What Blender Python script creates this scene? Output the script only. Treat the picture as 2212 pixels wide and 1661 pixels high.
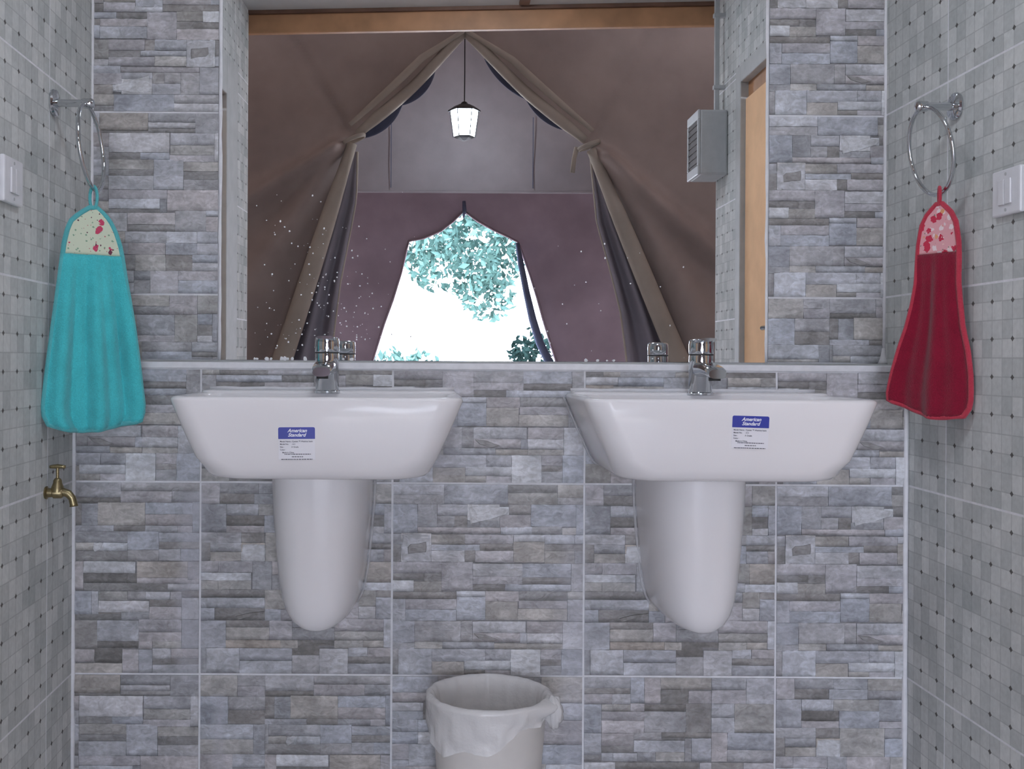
import bpy, math, random
from mathutils import Vector, Matrix, noise

# ------------------------------------------------------------------ clear
for o in list(bpy.data.objects):
    bpy.data.objects.remove(o, do_unlink=True)
SC = bpy.context.scene
COL = SC.collection
random.seed(7)
PI = math.pi

# ------------------------------------------------------------------ camera
F = 2300.0                                   # focal length in pixels of the 2212 px frame
cam = bpy.data.cameras.new('camera'); cam.sensor_width = 36.0
cam.lens = F / 2212.0 * 36.0
cam.shift_x = (1106 - 945) / 2212.0
cam.shift_y = -(830.5 - 778) / 2212.0
cam.clip_start = 0.02; cam.clip_end = 200
camo = bpy.data.objects.new('camera', cam); COL.objects.link(camo)
camo.matrix_world = Matrix.Translation((0, 0, 0.90)) @ Matrix.Rotation(PI/2, 4, 'X') @ Matrix.Rotation(0.0055, 4, 'Z')
SC.camera = camo

# ------------------------------------------------------------------ world (bright overcast daylight)
W = bpy.data.worlds.new('world'); SC.world = W; W.use_nodes = True
bg = W.node_tree.nodes['Background']
bg.inputs['Color'].default_value = (0.83, 0.885, 1.06, 1)
bg.inputs['Strength'].default_value = 24.0

def portal(loc, rot, sx, sy):
    l = bpy.data.lights.new('daylight_portal', 'AREA'); l.shape = 'RECTANGLE'
    l.size = sx; l.size_y = sy; l.cycles.is_portal = True
    o = bpy.data.objects.new('daylight_portal', l); COL.objects.link(o)
    o.location = loc; o.rotation_euler = rot
    return o
portal((0.15, -2.30, 0.95), (PI/2, 0, 0), 1.8, 1.95)

VS = SC.view_settings
VS.view_transform = 'Standard'; VS.look = 'None'; VS.gamma = 1.0; VS.exposure = -0.32
VS.use_curve_mapping = False
SC.cycles.use_denoising = True
SC.cycles.max_bounces = 7
SC.cycles.diffuse_bounces = 4
SC.cycles.glossy_bounces = 5
SC.cycles.use_adaptive_sampling = True
SC.cycles.adaptive_threshold = .05
SC.cycles.sample_clamp_indirect = 12

# ------------------------------------------------------------------ helpers
class MB:
    """collects vertices / faces (and optional per-face colours) into one mesh"""
    def __init__(s): s.v = []; s.f = []; s.c = []
    def add(s, vs, fs, cols=None):
        b = len(s.v); s.v += [tuple(p) for p in vs]
        s.f += [tuple(i + b for i in f) for f in fs]
        if cols is not None: s.c += list(cols)
        return s
    def box(s, x0, x1, y0, y1, z0, z1):
        vs = [(x0,y0,z0),(x1,y0,z0),(x1,y1,z0),(x0,y1,z0),(x0,y0,z1),(x1,y0,z1),(x1,y1,z1),(x0,y1,z1)]
        return s.add(vs, [(0,3,2,1),(4,5,6,7),(0,1,5,4),(1,2,6,5),(2,3,7,6),(3,0,4,7)])
    def loft(s, rings, cap0=True, cap1=True, closed=True):
        n = len(rings[0]); vs = [p for r in rings for p in r]; fs = []
        for i in range(len(rings) - 1):
            for j in range(n if closed else n - 1):
                k = (j + 1) % n
                fs.append((i*n+j, i*n+k, (i+1)*n+k, (i+1)*n+j))
        if cap0: fs.append(tuple(reversed(range(n))))
        if cap1: fs.append(tuple((len(rings)-1)*n + j for j in range(n)))
        return s.add(vs, fs)
    def lathe(s, prof, n=32, M=None, cap0=True, cap1=True):
        rings = []
        for r, z in prof:
            ring = [Vector((r*math.cos(2*PI*k/n), r*math.sin(2*PI*k/n), z)) for k in range(n)]
            if M is not None: ring = [M @ p for p in ring]
            rings.append(ring)
        return s.loft(rings, cap0, cap1)
    def tube(s, pts, rad, n=12, closed=False, flat=1.0):
        pts = [Vector(p) for p in pts]; m = len(pts)
        rads = rad if isinstance(rad, (list, tuple)) else [rad]*m
        rings = []; up = None
        for i in range(m):
            if closed: t = pts[(i+1) % m] - pts[i-1]
            else: t = pts[min(i+1, m-1)] - pts[max(i-1, 0)]
            t.normalize()
            if up is None:
                a = Vector((0,0,1)) if abs(t.z) < .9 else Vector((1,0,0))
                up = (a - t*a.dot(t)).normalized()
            else:
                up = (up - t*up.dot(t))
                up = up.normalized() if up.length > 1e-6 else Vector((1,0,0))
            sd = t.cross(up)
            rings.append([pts[i] + (up*math.cos(2*PI*k/n) + sd*flat*math.sin(2*PI*k/n))*rads[i] for k in range(n)])
        if closed:
            rings.append(rings[0])
            return s.loft(rings, False, False)
        return s.loft(rings)
    def grid(s, fn, nu, nv):
        vs = [fn(i/nu, j/nv) for j in range(nv+1) for i in range(nu+1)]
        fs = [(j*(nu+1)+i, j*(nu+1)+i+1, (j+1)*(nu+1)+i+1, (j+1)*(nu+1)+i) for j in range(nv) for i in range(nu)]
        return s.add(vs, fs)
    def mesh(s, name, mat=None, smooth=False):
        me = bpy.data.meshes.new(name); me.from_pydata(s.v, [], s.f); me.update()
        if mat: me.materials.append(mat)
        if smooth: me.polygons.foreach_set('use_smooth', [True]*len(me.polygons))
        if s.c:
            a = me.color_attributes.new('Col', 'FLOAT_COLOR', 'POINT')
            flat = [x for c in s.c for x in (c[0], c[1], c[2], 1.0)]
            a.data.foreach_set('color', flat)
        return me
    def build(s, name, mat, parent=None, smooth=False, bevel=0, solid=0, sub=0):
        o = link(name, s.mesh(name, mat, smooth), parent)
        if solid:
            m = o.modifiers.new('solid', 'SOLIDIFY'); m.thickness = solid; m.offset = 0
        if bevel:
            m = o.modifiers.new('bevel', 'BEVEL'); m.width = bevel; m.segments = 2; m.limit_method = 'ANGLE'
        if sub:
            m = o.modifiers.new('sub', 'SUBSURF'); m.levels = sub; m.render_levels = sub
        return o

def link(name, data, parent=None):
    o = bpy.data.objects.new(name, data); COL.objects.link(o)
    if parent is not None: o.parent = parent
    return o
def tag(o, label, cat, group=None):
    o['label'] = label; o['category'] = cat
    if group: o['group'] = group
    return o
def struct(o, label=None):
    o['kind'] = 'structure'
    if label: o['label'] = label
    return o
def empty(name, loc=(0,0,0), rz=0.0, parent=None):
    o = link(name, None, parent); o.location = loc; o.rotation_euler = (0,0,rz)
    o.empty_display_size = .05
    return o
def autosmooth(o, ang=40):
    me = o.data
    me.polygons.foreach_set('use_smooth', [True]*len(me.polygons))
    me.set_sharp_from_angle(angle=math.radians(ang))
    return o

# ------------------------------------------------------------------ materials
class NT:
    def __init__(s, name):
        s.m = bpy.data.materials.new(name); s.m.use_nodes = True
        s.t = s.m.node_tree; s.n = s.t.nodes; s.l = s.t.links
        s.p = s.n['Principled BSDF']; s.out = s.n['Material Output']
    def node(s, t, **kw):
        n = s.n.new(t)
        for k, v in kw.items(): setattr(n, k, v)
        return n
    def link(s, a, b): s.l.new(a, b)
    def math(s, op, a, b=None, c=None):
        n = s.node('ShaderNodeMath', operation=op)
        for i, x in enumerate((a, b, c)):
            if x is None: continue
            if isinstance(x, (int, float)): n.inputs[i].default_value = x
            else: s.link(x, n.inputs[i])
        return n.outputs[0]
    def mix(s, f, a, b, bt='MIX'):
        n = s.node('ShaderNodeMix', data_type='RGBA', blend_type=bt)
        for i, x in ((0, f), (6, a), (7, b)):
            if isinstance(x, (int, float)): n.inputs[i].default_value = x
            elif isinstance(x, (tuple, list)): n.inputs[i].default_value = (x[0], x[1], x[2], 1)
            else: s.link(x, n.inputs[i])
        return n.outputs[2]
    def noise(s, scale, detail=3, vec=None, rough=.55):
        n = s.node('ShaderNodeTexNoise'); n.inputs['Scale'].default_value = scale
        n.inputs['Detail'].default_value = detail; n.inputs['Roughness'].default_value = rough
        if vec is not None: s.link(vec, n.inputs['Vector'])
        return n.outputs['Fac']
    def ramp(s, fac, p0, p1, c0=(0,0,0), c1=(1,1,1)):
        n = s.node('ShaderNodeValToRGB'); e = n.color_ramp.elements
        e[0].position = p0; e[1].position = p1
        e[0].color = (*c0, 1); e[1].color = (*c1, 1)
        s.link(fac, n.inputs[0]); return n.outputs[0]
    def bump(s, h, strength, dist=.002):
        b = s.node('ShaderNodeBump'); b.inputs['Strength'].default_value = strength
        b.inputs['Distance'].default_value = dist
        s.link(h, b.inputs['Height']); s.link(b.outputs[0], s.p.inputs['Normal'])
    def coord(s, which='Object'):
        return s.node('ShaderNodeTexCoord').outputs[which]

def plain(name, col, rough=.5, metal=0.0, var=.08, vs=25, bump=0, bs=120, spec=.5, coat=0):
    """a procedural surface: base colour with a little noise variation and fine relief"""
    t = NT(name); c = t.coord()
    n = t.noise(vs, 3, c)
    lo = tuple(x*(1-var) for x in col); hi = tuple(min(1, x*(1+var)) for x in col)
    t.link(t.ramp(n, .3, .7, lo, hi), t.p.inputs['Base Color'])
    t.p.inputs['Roughness'].default_value = rough; t.p.inputs['Metallic'].default_value = metal
    t.p.inputs['Specular IOR Level'].default_value = spec
    if coat: t.p.inputs['Coat Weight'].default_value = coat
    if bump: t.bump(t.noise(bs, 3, c), bump)
    return t.m

M = {}
M['grout'] = plain('white_grout', (.80,.80,.82), .75, var=.08, vs=60, bump=.2, bs=300)
M['caulk'] = plain('white_caulk', (.72,.72,.74), .5, var=.06, vs=50)
M['porcelain'] = plain('white_porcelain', (.82,.81,.82), .11, var=.01, vs=3, spec=.16)
M['chrome'] = plain('polished_chrome', (.62,.64,.66), .07, 1.0, var=.04, vs=30)
M['brass'] = plain('aged_brass', (.33,.27,.15), .38, 1.0, var=.2, vs=120, bump=.1, bs=200)
M['white_plastic'] = plain('white_plastic', (.74,.74,.76), .35, var=.03, vs=40)
M['grey_plastic'] = plain('pale_grey_plastic', (.46,.47,.47), .45, var=.05, vs=40)
M['dark'] = plain('dark_hole', (.03,.03,.03), .6)
M['grille'] = plain('dark_brown_grille', (.06,.045,.04), .6, var=.2)
M['black_metal'] = plain('black_metal', (.02,.02,.022), .45, .6)
M['bin_plastic'] = plain('cream_bin_plastic', (.80,.765,.72), .42, var=.03, vs=20)
M['wood_beam'] = plain('varnished_beam_wood', (.46,.24,.12), .5, var=.2, vs=9, bump=.15, bs=60)
M['wood_dark'] = plain('brown_stained_batten', (.16,.085,.055), .55, var=.2, vs=12)
M['door_wood'] = plain('orange_veneer_door', (.93,.61,.37), .7, var=.05, vs=12, spec=.0)
M['door_frame'] = plain('pale_grey_painted_frame', (.50,.51,.50), .7, var=.06, vs=20, spec=.1)
M['ceiling'] = plain('grey_ceiling_board', (.55,.55,.54), .7, var=.05, vs=8)
M['floor'] = plain('pale_floor_tile', (.55,.55,.56), .35, var=.15, vs=14)
M['speck'] = plain('white_splash_marks', (.85,.85,.87), .7)
M['blue_print'] = plain('blue_label_print', (.03,.045,.36), .35, var=.1)
M['label_paper'] = plain('white_label_paper', (.80,.80,.84), .4, var=.02)
M['ink'] = plain('black_label_ink', (.06,.06,.08), .5)
M['label_white'] = plain('white_label_lettering', (.85,.87,.95), .4, var=.02)
M['ground'] = plain('pale_dusty_ground', (.55,.52,.47), .9, var=.15, vs=2)
M['bark'] = plain('tree_bark', (.05,.04,.03), .9, var=.3)

def stone_material():
    t = NT('printed_stone_tile')
    a = t.node('ShaderNodeAttribute', attribute_name='Col').outputs['Color']
    c = t.coord()
    mp = t.node('ShaderNodeMapping'); t.link(c, mp.inputs[0]); mp.inputs['Scale'].default_value = (18, 18, 46)
    geo = t.node('ShaderNodeNewGeometry').outputs['Position']
    mp2 = t.node('ShaderNodeMapping'); t.link(geo, mp2.inputs[0]); mp2.inputs['Scale'].default_value = (1, 1, 1)
    n1 = t.noise(1.0, 5, mp.outputs[0], .6)
    n2 = t.noise(150, 3, c)
    mp3 = t.node('ShaderNodeMapping'); t.link(c, mp3.inputs[0]); mp3.inputs['Scale'].default_value = (42, 42, 70); mp3.inputs['Rotation'].default_value = (0, .55, 0)
    nn = t.node('ShaderNodeTexNoise'); nn.inputs['Scale'].default_value = 1.0; nn.inputs['Detail'].default_value = 4; nn.inputs['Distortion'].default_value = 1.6
    t.link(mp3.outputs[0], nn.inputs['Vector']); n3 = nn.outputs['Fac']
    v = t.ramp(n1, .28, .72, (.74,.74,.74), (1.22,1.22,1.23))
    v2 = t.ramp(n2, .3, .7, (.91,.905,.90), (1.07,1.07,1.08))
    v3 = t.ramp(n3, .32, .70, (.84,.835,.83), (1.17,1.18,1.20))
    col = t.mix(1.0, t.mix(1.0, t.mix(1.0, a, v, 'MULTIPLY'), v2, 'MULTIPLY'), v3, 'MULTIPLY')
    # dried grout film wiped over the wall beside the joints (a stain with its own shape)
    sx = t.node('ShaderNodeSeparateXYZ'); t.link(geo, sx.inputs[0])
    wob = t.noise(7.0, 3, geo)
    film = None
    for xc, w, z0, z1, st in ((-.515,.022,.22,.62,.55), (.287,.022,.02,.60,.45), (-.455,.012,.02,.20,.4), (.735,.014,.25,.47,.3), (-.070,.016,.02,.12,.3), (.02,.03,.66,.88,.3)):
        dx = t.math('ABSOLUTE', t.math('SUBTRACT', t.math('ADD', sx.outputs[0], t.math('MULTIPLY', t.math('SUBTRACT', wob, .5), .05)), xc))
        m = t.math('SMOOTH_MIN', t.math('MAXIMUM', t.math('SUBTRACT', 1.6, t.math('DIVIDE', dx, w)), 0), 1.0, .2)
        zz = t.math('MULTIPLY', t.math('GREATER_THAN', sx.outputs[2], z0), t.math('LESS_THAN', sx.outputs[2], z1))
        m = t.math('MULTIPLY', t.math('MULTIPLY', m, zz), st)
        film = m if film is None else t.math('MAXIMUM', film, m)
    film = t.math('MULTIPLY', film, t.ramp(t.noise(28, 4, geo), .3, .75, (.35,.35,.35), (1,1,1)))
    col = t.mix(film, col, (.52,.52,.57))
    t.link(col, t.p.inputs['Base Color'])
    t.p.inputs['Roughness'].default_value = .42
    t.p.inputs['Specular IOR Level'].default_value = .35
    h = n3
    t.bump(h, .45, .004)
    return t.m
M['stone'] = stone_material()

CELL = .4013 / 12
def mosaic_material():
    """glazed tile printed with a 12 x 12 grid of little squares and dark diamonds at every second crossing"""
    t = NT('printed_mosaic_tile'); c = t.coord()
    s = t.node('ShaderNodeSeparateXYZ'); t.link(c, s.inputs[0])
    u = t.math('DIVIDE', s.outputs[1], CELL); v = t.math('DIVIDE', s.outputs[2], CELL)
    cb = t.node('ShaderNodeCombineXYZ')
    t.link(t.math('FLOOR', u), cb.inputs[0]); t.link(t.math('FLOOR', v), cb.inputs[1])
    wn = t.node('ShaderNodeTexWhiteNoise', noise_dimensions='3D'); t.link(cb.outputs[0], wn.inputs['Vector'])
    base = t.ramp(wn.outputs['Value'], 0, 1, (.50,.52,.515), (.68,.69,.68))
    big = t.ramp(t.noise(6, 3, c), .3, .7, (.86,.88,.87), (1.1,1.09,1.07))
    fine = t.ramp(t.noise(90, 3, c), .3, .7, (.93,.93,.93), (1.06,1.06,1.06))
    col = t.mix(1, t.mix(1, base, big, 'MULTIPLY'), fine, 'MULTIPLY')
    def dist(x, k):   # distance to the nearest multiple of k cells, in cells
        y = t.math('FRACT', t.math('ADD', t.math('DIVIDE', x, k), .5))
        return t.math('MULTIPLY', t.math('ABSOLUTE', t.math('SUBTRACT', y, .5)), k)
    ln = t.math('LESS_THAN', t.math('MINIMUM', dist(u, 1), dist(v, 1)), .035)
    col = t.mix(t.math('MULTIPLY', ln, .38), col, (.30,.305,.305))
    dot = t.math('LESS_THAN', t.math('ADD', dist(t.math('ADD', u, 1.0), 2), t.math('MULTIPLY', dist(t.math('ADD', v, 1.0), 2), 1.1)), .17)
    col = t.mix(t.math('MULTIPLY', dot, .85), col, (.075,.065,.06))
    t.link(col, t.p.inputs['Base Color'])
    t.p.inputs['Roughness'].default_value = .55
    t.p.inputs['Specular IOR Level'].default_value = .0
    t.bump(t.math('ADD', t.math('MULTIPLY', ln, -1.0), t.math('MULTIPLY', t.noise(60, 2, c), .6)), .12, .001)
    return t.m
M['mosaic'] = mosaic_material()

def mirror_material():
    t = NT('silvered_mirror'); c = t.coord()
    t.link(t.ramp(t.noise(4, 2, c), .2, .8, (.87,.885,.90), (.91,.92,.93)), t.p.inputs['Base Color'])
    t.p.inputs['Metallic'].default_value = 1.0; t.p.inputs['Roughness'].default_value = 0.0
    return t.m
M['mirror'] = mirror_material()

def canvas_material(name, col, trans, rough=.9):
    """heavy woven canvas that lets a little daylight through"""
    t = NT(name); c = t.coord()
    n = t.ramp(t.noise(3, 4, c), .3, .7, tuple(x*.85 for x in col), tuple(x*1.15 for x in col))
    d = t.node('ShaderNodeBsdfDiffuse'); t.link(n, d.inputs[0])
    tr = t.node('ShaderNodeBsdfTranslucent'); t.link(n, tr.inputs[0])
    mx = t.node('ShaderNodeMixShader'); mx.inputs[0].default_value = trans
    t.link(d.outputs[0], mx.inputs[1]); t.link(tr.outputs[0], mx.inputs[2])
    b = t.node('ShaderNodeBump'); b.inputs['Strength'].default_value = .25; b.inputs['Distance'].default_value = .01
    t.link(t.noise(9, 4, c), b.inputs['Height']); t.link(b.outputs[0], d.inputs['Normal'])
    t.link(mx.outputs[0], t.out.inputs[0])
    return t.m
M['canvas'] = canvas_material('brown_canvas', (.315,.255,.232), .01)
M['canvas_roll'] = canvas_material('tan_canvas_roll', (.36,.315,.27), .0)
M['canvas_gable'] = canvas_material('grey_brown_canvas', (.27,.24,.25), .01)
M['canvas_far'] = canvas_material('plum_brown_canvas', (.235,.18,.20), .01)
M['canvas_roof'] = canvas_material('daylit_canvas', (.38,.30,.25), .06)
M['net'] = canvas_material('slate_net_curtain', (.27,.25,.285), .02)
M['blue_cloth'] = canvas_material('dark_blue_lining', (.085,.095,.14), .0)

def terry_material(name, col, var=.25):
    t = NT(name); c = t.coord()
    n = t.noise(420, 3, c)
    n2 = t.noise(30, 3, c)
    k = t.mix(.5, t.ramp(n, .3, .7, tuple(x*(1-var) for x in col), tuple(min(1, x*(1+var)) for x in col)),
              t.ramp(n2, .3, .7, tuple(x*.85 for x in col), tuple(min(1, x*1.12) for x in col)))
    t.link(k, t.p.inputs['Base Color']); t.p.inputs['Roughness'].default_value = .95
    t.p.inputs['Specular IOR Level'].default_value = .1
    t.p.inputs['Sheen Weight'].default_value = .25
    t.bump(n, .6, .003)
    return t.m
M['teal'] = terry_material('teal_terry', (.075,.54,.57))
M['teal_bind'] = terry_material('teal_binding', (.11,.46,.48), .1)
M['red'] = terry_material('crimson_terry', (.235,.009,.030))
M['red_bind'] = terry_material('red_binding', (.50,.045,.075), .1)

def print_material(name, ground, spots):
    """cotton print: scattered blobs of several colours on a pale ground"""
    t = NT(name); c = t.coord('Object'); col = ground
    for i, (scale, rad, pc) in enumerate(spots):
        mp = t.node('ShaderNodeMapping'); t.link(c, mp.inputs[0]); mp.inputs['Location'].default_value = (i*3.1, i*1.7, i*.9)
        v = t.node('ShaderNodeTexVoronoi', feature='F1'); v.inputs['Scale'].default_value = scale
        v.inputs['Randomness'].default_value = 1.0
        t.link(mp.outputs[0], v.inputs['Vector'])
        wob = t.math('MULTIPLY', t.math('SUBTRACT', t.noise(scale*3.2, 2, c), .5), .5)
        col = t.mix(t.math('LESS_THAN', t.math('ADD', v.outputs['Distance'], wob), rad), col, pc)
    t.link(col, t.p.inputs['Base Color']); t.p.inputs['Roughness'].default_value = .85
    return t.m
M['butterfly'] = print_material('cream_print_with_red_butterflies', (.60,.66,.50),
    [(95,.16,(.22,.36,.24)), (120,.09,(.45,.10,.13)), (38,.31,(.55,.06,.13)), (36,.13,(.16,.04,.07)), (80,.12,(.12,.05,.07))])
M['floral'] = print_material('pink_print_with_red_flowers', (.72,.36,.38),
    [(60,.30,(.78,.66,.66)), (52,.22,(.72,.34,.16)), (50,.36,(.55,.03,.07)), (50,.12,(.80,.55,.50)), (90,.09,(.20,.20,.16))])

def film_material():
    t = NT('thin_plastic_bag_film')
    tr = t.node('ShaderNodeBsdfTransparent')
    mx = t.node('ShaderNodeMixShader'); mx.inputs[0].default_value = .7
    t.p.inputs['Base Color'].default_value = (.86,.855,.85,1); t.p.inputs['Roughness'].default_value = .25
    t.bump(t.noise(45, 4, t.coord()), .5, .006)
    t.link(tr.outputs[0], mx.inputs[1]); t.link(t.p.outputs[0], mx.inputs[2]); t.link(mx.outputs[0], t.out.inputs[0])
    return t.m
M['film'] = film_material()

def clear_caulk():
    t = NT('clear_silicone'); t.p.inputs['Base Color'].default_value = (.8,.8,.82,1)
    t.p.inputs['Roughness'].default_value = .12
    tr = t.node('ShaderNodeBsdfTransparent'); mx = t.node('ShaderNodeMixShader')
    t.link(t.math('ADD', t.math('MULTIPLY', t.noise(60, 2, t.coord()), .3), .25), mx.inputs[0])
    t.link(tr.outputs[0], mx.inputs[1]); t.link(t.p.outputs[0], mx.inputs[2]); t.link(mx.outputs[0], t.out.inputs[0])
    return t.m
M['silicone'] = clear_caulk()

def emit_material(name, col, st):
    t = NT(name); e = t.node('ShaderNodeEmission'); e.inputs[0].default_value = (*col, 1); e.inputs[1].default_value = st
    t.link(e.outputs[0], t.out.inputs[0]); return t.m
M['lamp_glow'] = emit_material('lit_lantern_glass', (.78,.88,1.0), 80)

M['opal'] = emit_material('fill_lamp_glow', (.87,.93,1.06), 27)  # glow of the added, unseen fill lamp

def leaf_material(name, col):
    t = NT(name); c = t.coord()
    t.link(t.ramp(t.noise(5, 3, c), .3, .7, tuple(x*.6 for x in col), tuple(x*1.5 for x in col)), t.p.inputs['Base Color'])
    t.p.inputs['Roughness'].default_value = .9; t.p.inputs['Specular IOR Level'].default_value = 0
    return t.m
M['leaf'] = leaf_material('blue_green_leaves', (.052,.100,.088))
M['leaf_dark'] = leaf_material('dark_green_leaves', (.010,.020,.018))

# ------------------------------------------------------------------ room dimensions (metres)
YLO = 2.2287          # face of the lower tiled wall
YUP = 2.350           # face of the upper tiled wall and mirror
LEDGE = .8975
WALL_L = (-.7655, YUP, .035, 1.62)     # x, y at the back corner, skew, length
WALL_R = (.9860, YUP, .006, 1.48)
def left_x(y): return WALL_L[0] + WALL_L[2]*(YUP - y)
def right_x(y): return WALL_R[0] + WALL_R[2]*(YUP - y)
CEIL = 2.195
P = .4013
XE = [-.766, -.4940, -.0927, .3086, .7099, .981]
ZLO = [0.0, .2405, .6425, .8797]
ZUP = [LEDGE, 1.0420, 1.4433, 1.8446, CEIL]

# ------------------------------------------------------------------ stone tile prints
TONE = {'L':(.575,.58,.585),'l':(.52,.525,.54),'b':(.435,.447,.472),'p':(.445,.428,.432),'g':(.395,.395,.402),
        't':(.42,.405,.38),'T':(.435,.40,.36),'d':(.30,.29,.28),'D':(.24,.232,.22)}
def parse(txt, k=1/166.0, ox=0.0, oy=0.0):
    out = []
    for it in txt.split(';'):
        w = it.split()
        if len(w) == 5:
            x0, y0, x1, y1 = (float(a) for a in w[:4])
            out.append(((x0-ox)*k, (y0-oy)*k, (x1-ox)*k, (y1-oy)*k, w[4]))
    return out
PRINT = {}
PRINT['A'] = parse("""0 0 44 9 l;0 9 44 17 g;44 0 99 17 b;99 0 142 7 d;99 7 142 17 t;142 0 166 11 t;142 11 166 17 g;
0 17 21 42 b;21 17 38 37 g;38 17 64 27 b;38 27 53 37 g;53 27 64 37 d;64 17 92 31 L;92 19 100 26 L;64 31 92 37 g;92 26 119 37 p;100 17 119 26 d;119 17 158 36 b;158 17 166 43 b;
21 37 93 42 p;93 36 120 43 b;120 36 146 43 g;146 37 158 43 t;
0 43 7 52 b;0 52 7 67 d;7 42 33 50 L;7 50 12 67 L;12 50 29 59 d;29 50 33 67 l;12 59 29 67 p;33 43 62 52 t;62 43 104 51 p;33 52 75 57 b;33 57 62 67 l;62 57 71 67 d;75 51 104 57 d;71 57 104 67 p;104 43 131 49 l;104 49 131 67 t;131 43 157 51 b;131 51 166 57 d;131 57 157 68 t;157 43 166 51 b;157 57 166 68 g;
0 67 42 77 p;0 77 27 83 d;27 77 42 84 d;0 83 18 93 L;18 84 42 93 t;42 67 69 92 p;69 68 112 79 l;69 79 112 86 p;112 68 154 80 b;112 80 154 86 d;154 68 166 92 g;69 86 97 92 d;97 86 154 92 b;
0 93 55 99 d;0 99 11 118 b;11 99 55 108 p;11 108 55 118 b;55 92 80 97 l;55 97 80 117 b;80 92 109 101 p;80 101 108 117 t;109 92 151 100 d;109 100 151 107 p;108 107 151 117 t;151 92 166 99 t;151 99 166 118 b;
0 118 19 137 b;19 118 59 136 g;59 118 69 136 g;69 118 115 128 l;69 128 110 136 p;110 128 116 137 b;116 118 147 128 p;116 128 147 137 l;147 118 166 142 l;0 137 19 143 g;19 136 43 142 t;43 136 88 142 g;88 137 116 142 t;116 137 147 142 t;
0 143 5 166 g;5 142 34 166 l;34 142 80 153 b;80 142 102 153 b;34 153 62 166 t;62 152 102 160 L;62 160 80 166 t;80 160 102 166 p;102 142 128 166 L;128 142 146 151 p;128 151 146 156 d;128 156 146 166 g;146 142 166 166 b""")
PRINT['C'] = parse("""0 0 16 18 p;16 0 50 9 g;16 9 46 18 d;46 9 80 18 g;50 0 80 9 g;80 0 120 10 t;80 10 120 18 g;120 0 146 18 p;146 0 168 17 t;
0 18 22 43 b;22 18 50 28 l;22 28 55 37 D;22 37 55 43 p;50 18 90 28 t;55 28 90 43 b;90 18 125 37 g;90 37 125 43 p;125 18 146 43 t;146 17 160 27 b;146 27 160 37 d;146 37 160 43 l;160 17 168 43 b;
0 43 35 52 g;35 43 55 52 d;0 52 8 68 d;8 52 35 60 g;8 60 35 68 t;35 52 56 60 T;35 60 56 68 L;56 43 95 68 t;95 43 141 52 g;95 52 141 68 b;141 43 168 52 g;141 52 168 57 d;141 57 160 68 b;160 57 168 68 p;
0 68 15 78 p;15 68 45 78 p;0 78 44 85 L;0 85 15 93 t;15 85 44 93 t;45 68 62 93 g;62 68 100 80 p;62 80 100 93 g;100 68 144 85 t;144 68 168 86 T;100 85 140 93 b;140 86 168 93 l;
0 93 56 100 d;0 100 56 109 l;0 109 12 120 b;12 109 56 120 d;56 93 90 110 t;56 110 70 120 b;70 110 110 120 p;90 93 138 102 g;90 102 110 110 b;110 102 138 120 p;138 93 153 107 t;138 107 153 118 l;153 93 168 99 d;153 99 168 118 b;
0 120 22 144 b;22 120 60 126 d;22 126 60 137 t;22 137 70 144 T;60 120 80 137 p;80 120 117 126 g;80 126 117 137 g;117 118 160 129 p;117 129 160 137 t;70 137 85 144 t;85 137 117 142 D;117 137 142 144 t;142 137 160 143 t;160 118 168 143 l;
0 144 5 166 g;5 144 34 166 l;34 144 80 155 b;34 155 80 166 l;80 142 104 150 D;80 150 104 166 g;104 144 129 166 l;129 143 146 151 l;146 143 168 151 p;129 151 168 157 d;129 157 168 166 b""", 1/168.0)
_fill = "-54 0 -22 18 t;-22 0 2 9 g;-22 9 2 18 p;-54 18 -30 42 b;-30 18 2 30 g;-30 30 2 42 d;-54 42 -8 55 l;-54 55 -8 68 t;-8 42 2 68 g;-54 68 -26 93 p;-26 68 2 80 b;-26 80 2 93 d;-54 94 -12 104 g;-54 104 -12 119 b;-12 94 2 119 p;-54 119 -18 144 t;-18 119 2 132 l;-18 132 2 144 g;-54 144 -28 166 b;-28 144 2 156 p;-28 156 2 166 g;"
PRINT['B'] = parse(_fill + """2 0 44 13 g;2 13 44 18 D;44 0 112 7 g;44 7 88 17 p;88 7 112 16 g;2 18 10 37 d;10 18 24 37 g;24 17 65 37 t;65 17 106 27 b;65 27 106 37 p;106 16 112 42 b;2 37 38 42 b;38 37 65 42 d;65 37 93 43 g;93 37 106 43 p;
2 42 5 59 g;5 42 50 52 g;5 52 21 59 t;21 52 50 59 L;2 59 50 68 d;50 42 77 58 b;50 58 77 68 g;77 43 112 51 b;77 51 112 57 d;77 57 96 67 l;96 57 112 67 b;
2 68 12 93 p;12 68 57 78 L;12 78 58 87 D;12 87 85 93 D;58 68 102 82 T;102 68 112 84 p;58 82 112 87 p;85 87 112 93 l;
2 94 19 114 b;19 94 25 114 g;25 94 50 102 t;50 94 66 102 g;66 94 87 101 l;87 94 97 101 g;25 102 69 112 l;69 101 97 107 d;69 107 97 118 p;97 93 112 99 d;97 99 112 118 b;2 114 45 119 D;25 112 45 114 D;45 112 69 119 g;
2 119 24 144 d;24 119 60 137 g;60 118 97 129 p;60 129 97 137 p;97 118 112 143 b;24 137 60 143 D;60 137 72 144 p;72 137 97 143 t;
2 144 22 155 p;22 143 46 156 D;46 144 60 166 p;60 144 72 166 b;72 143 88 152 l;88 143 112 152 p;72 152 112 157 d;72 157 112 166 g;2 156 46 166 t""", 1/166.0, -54, 0)
_k = 1570.0
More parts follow.
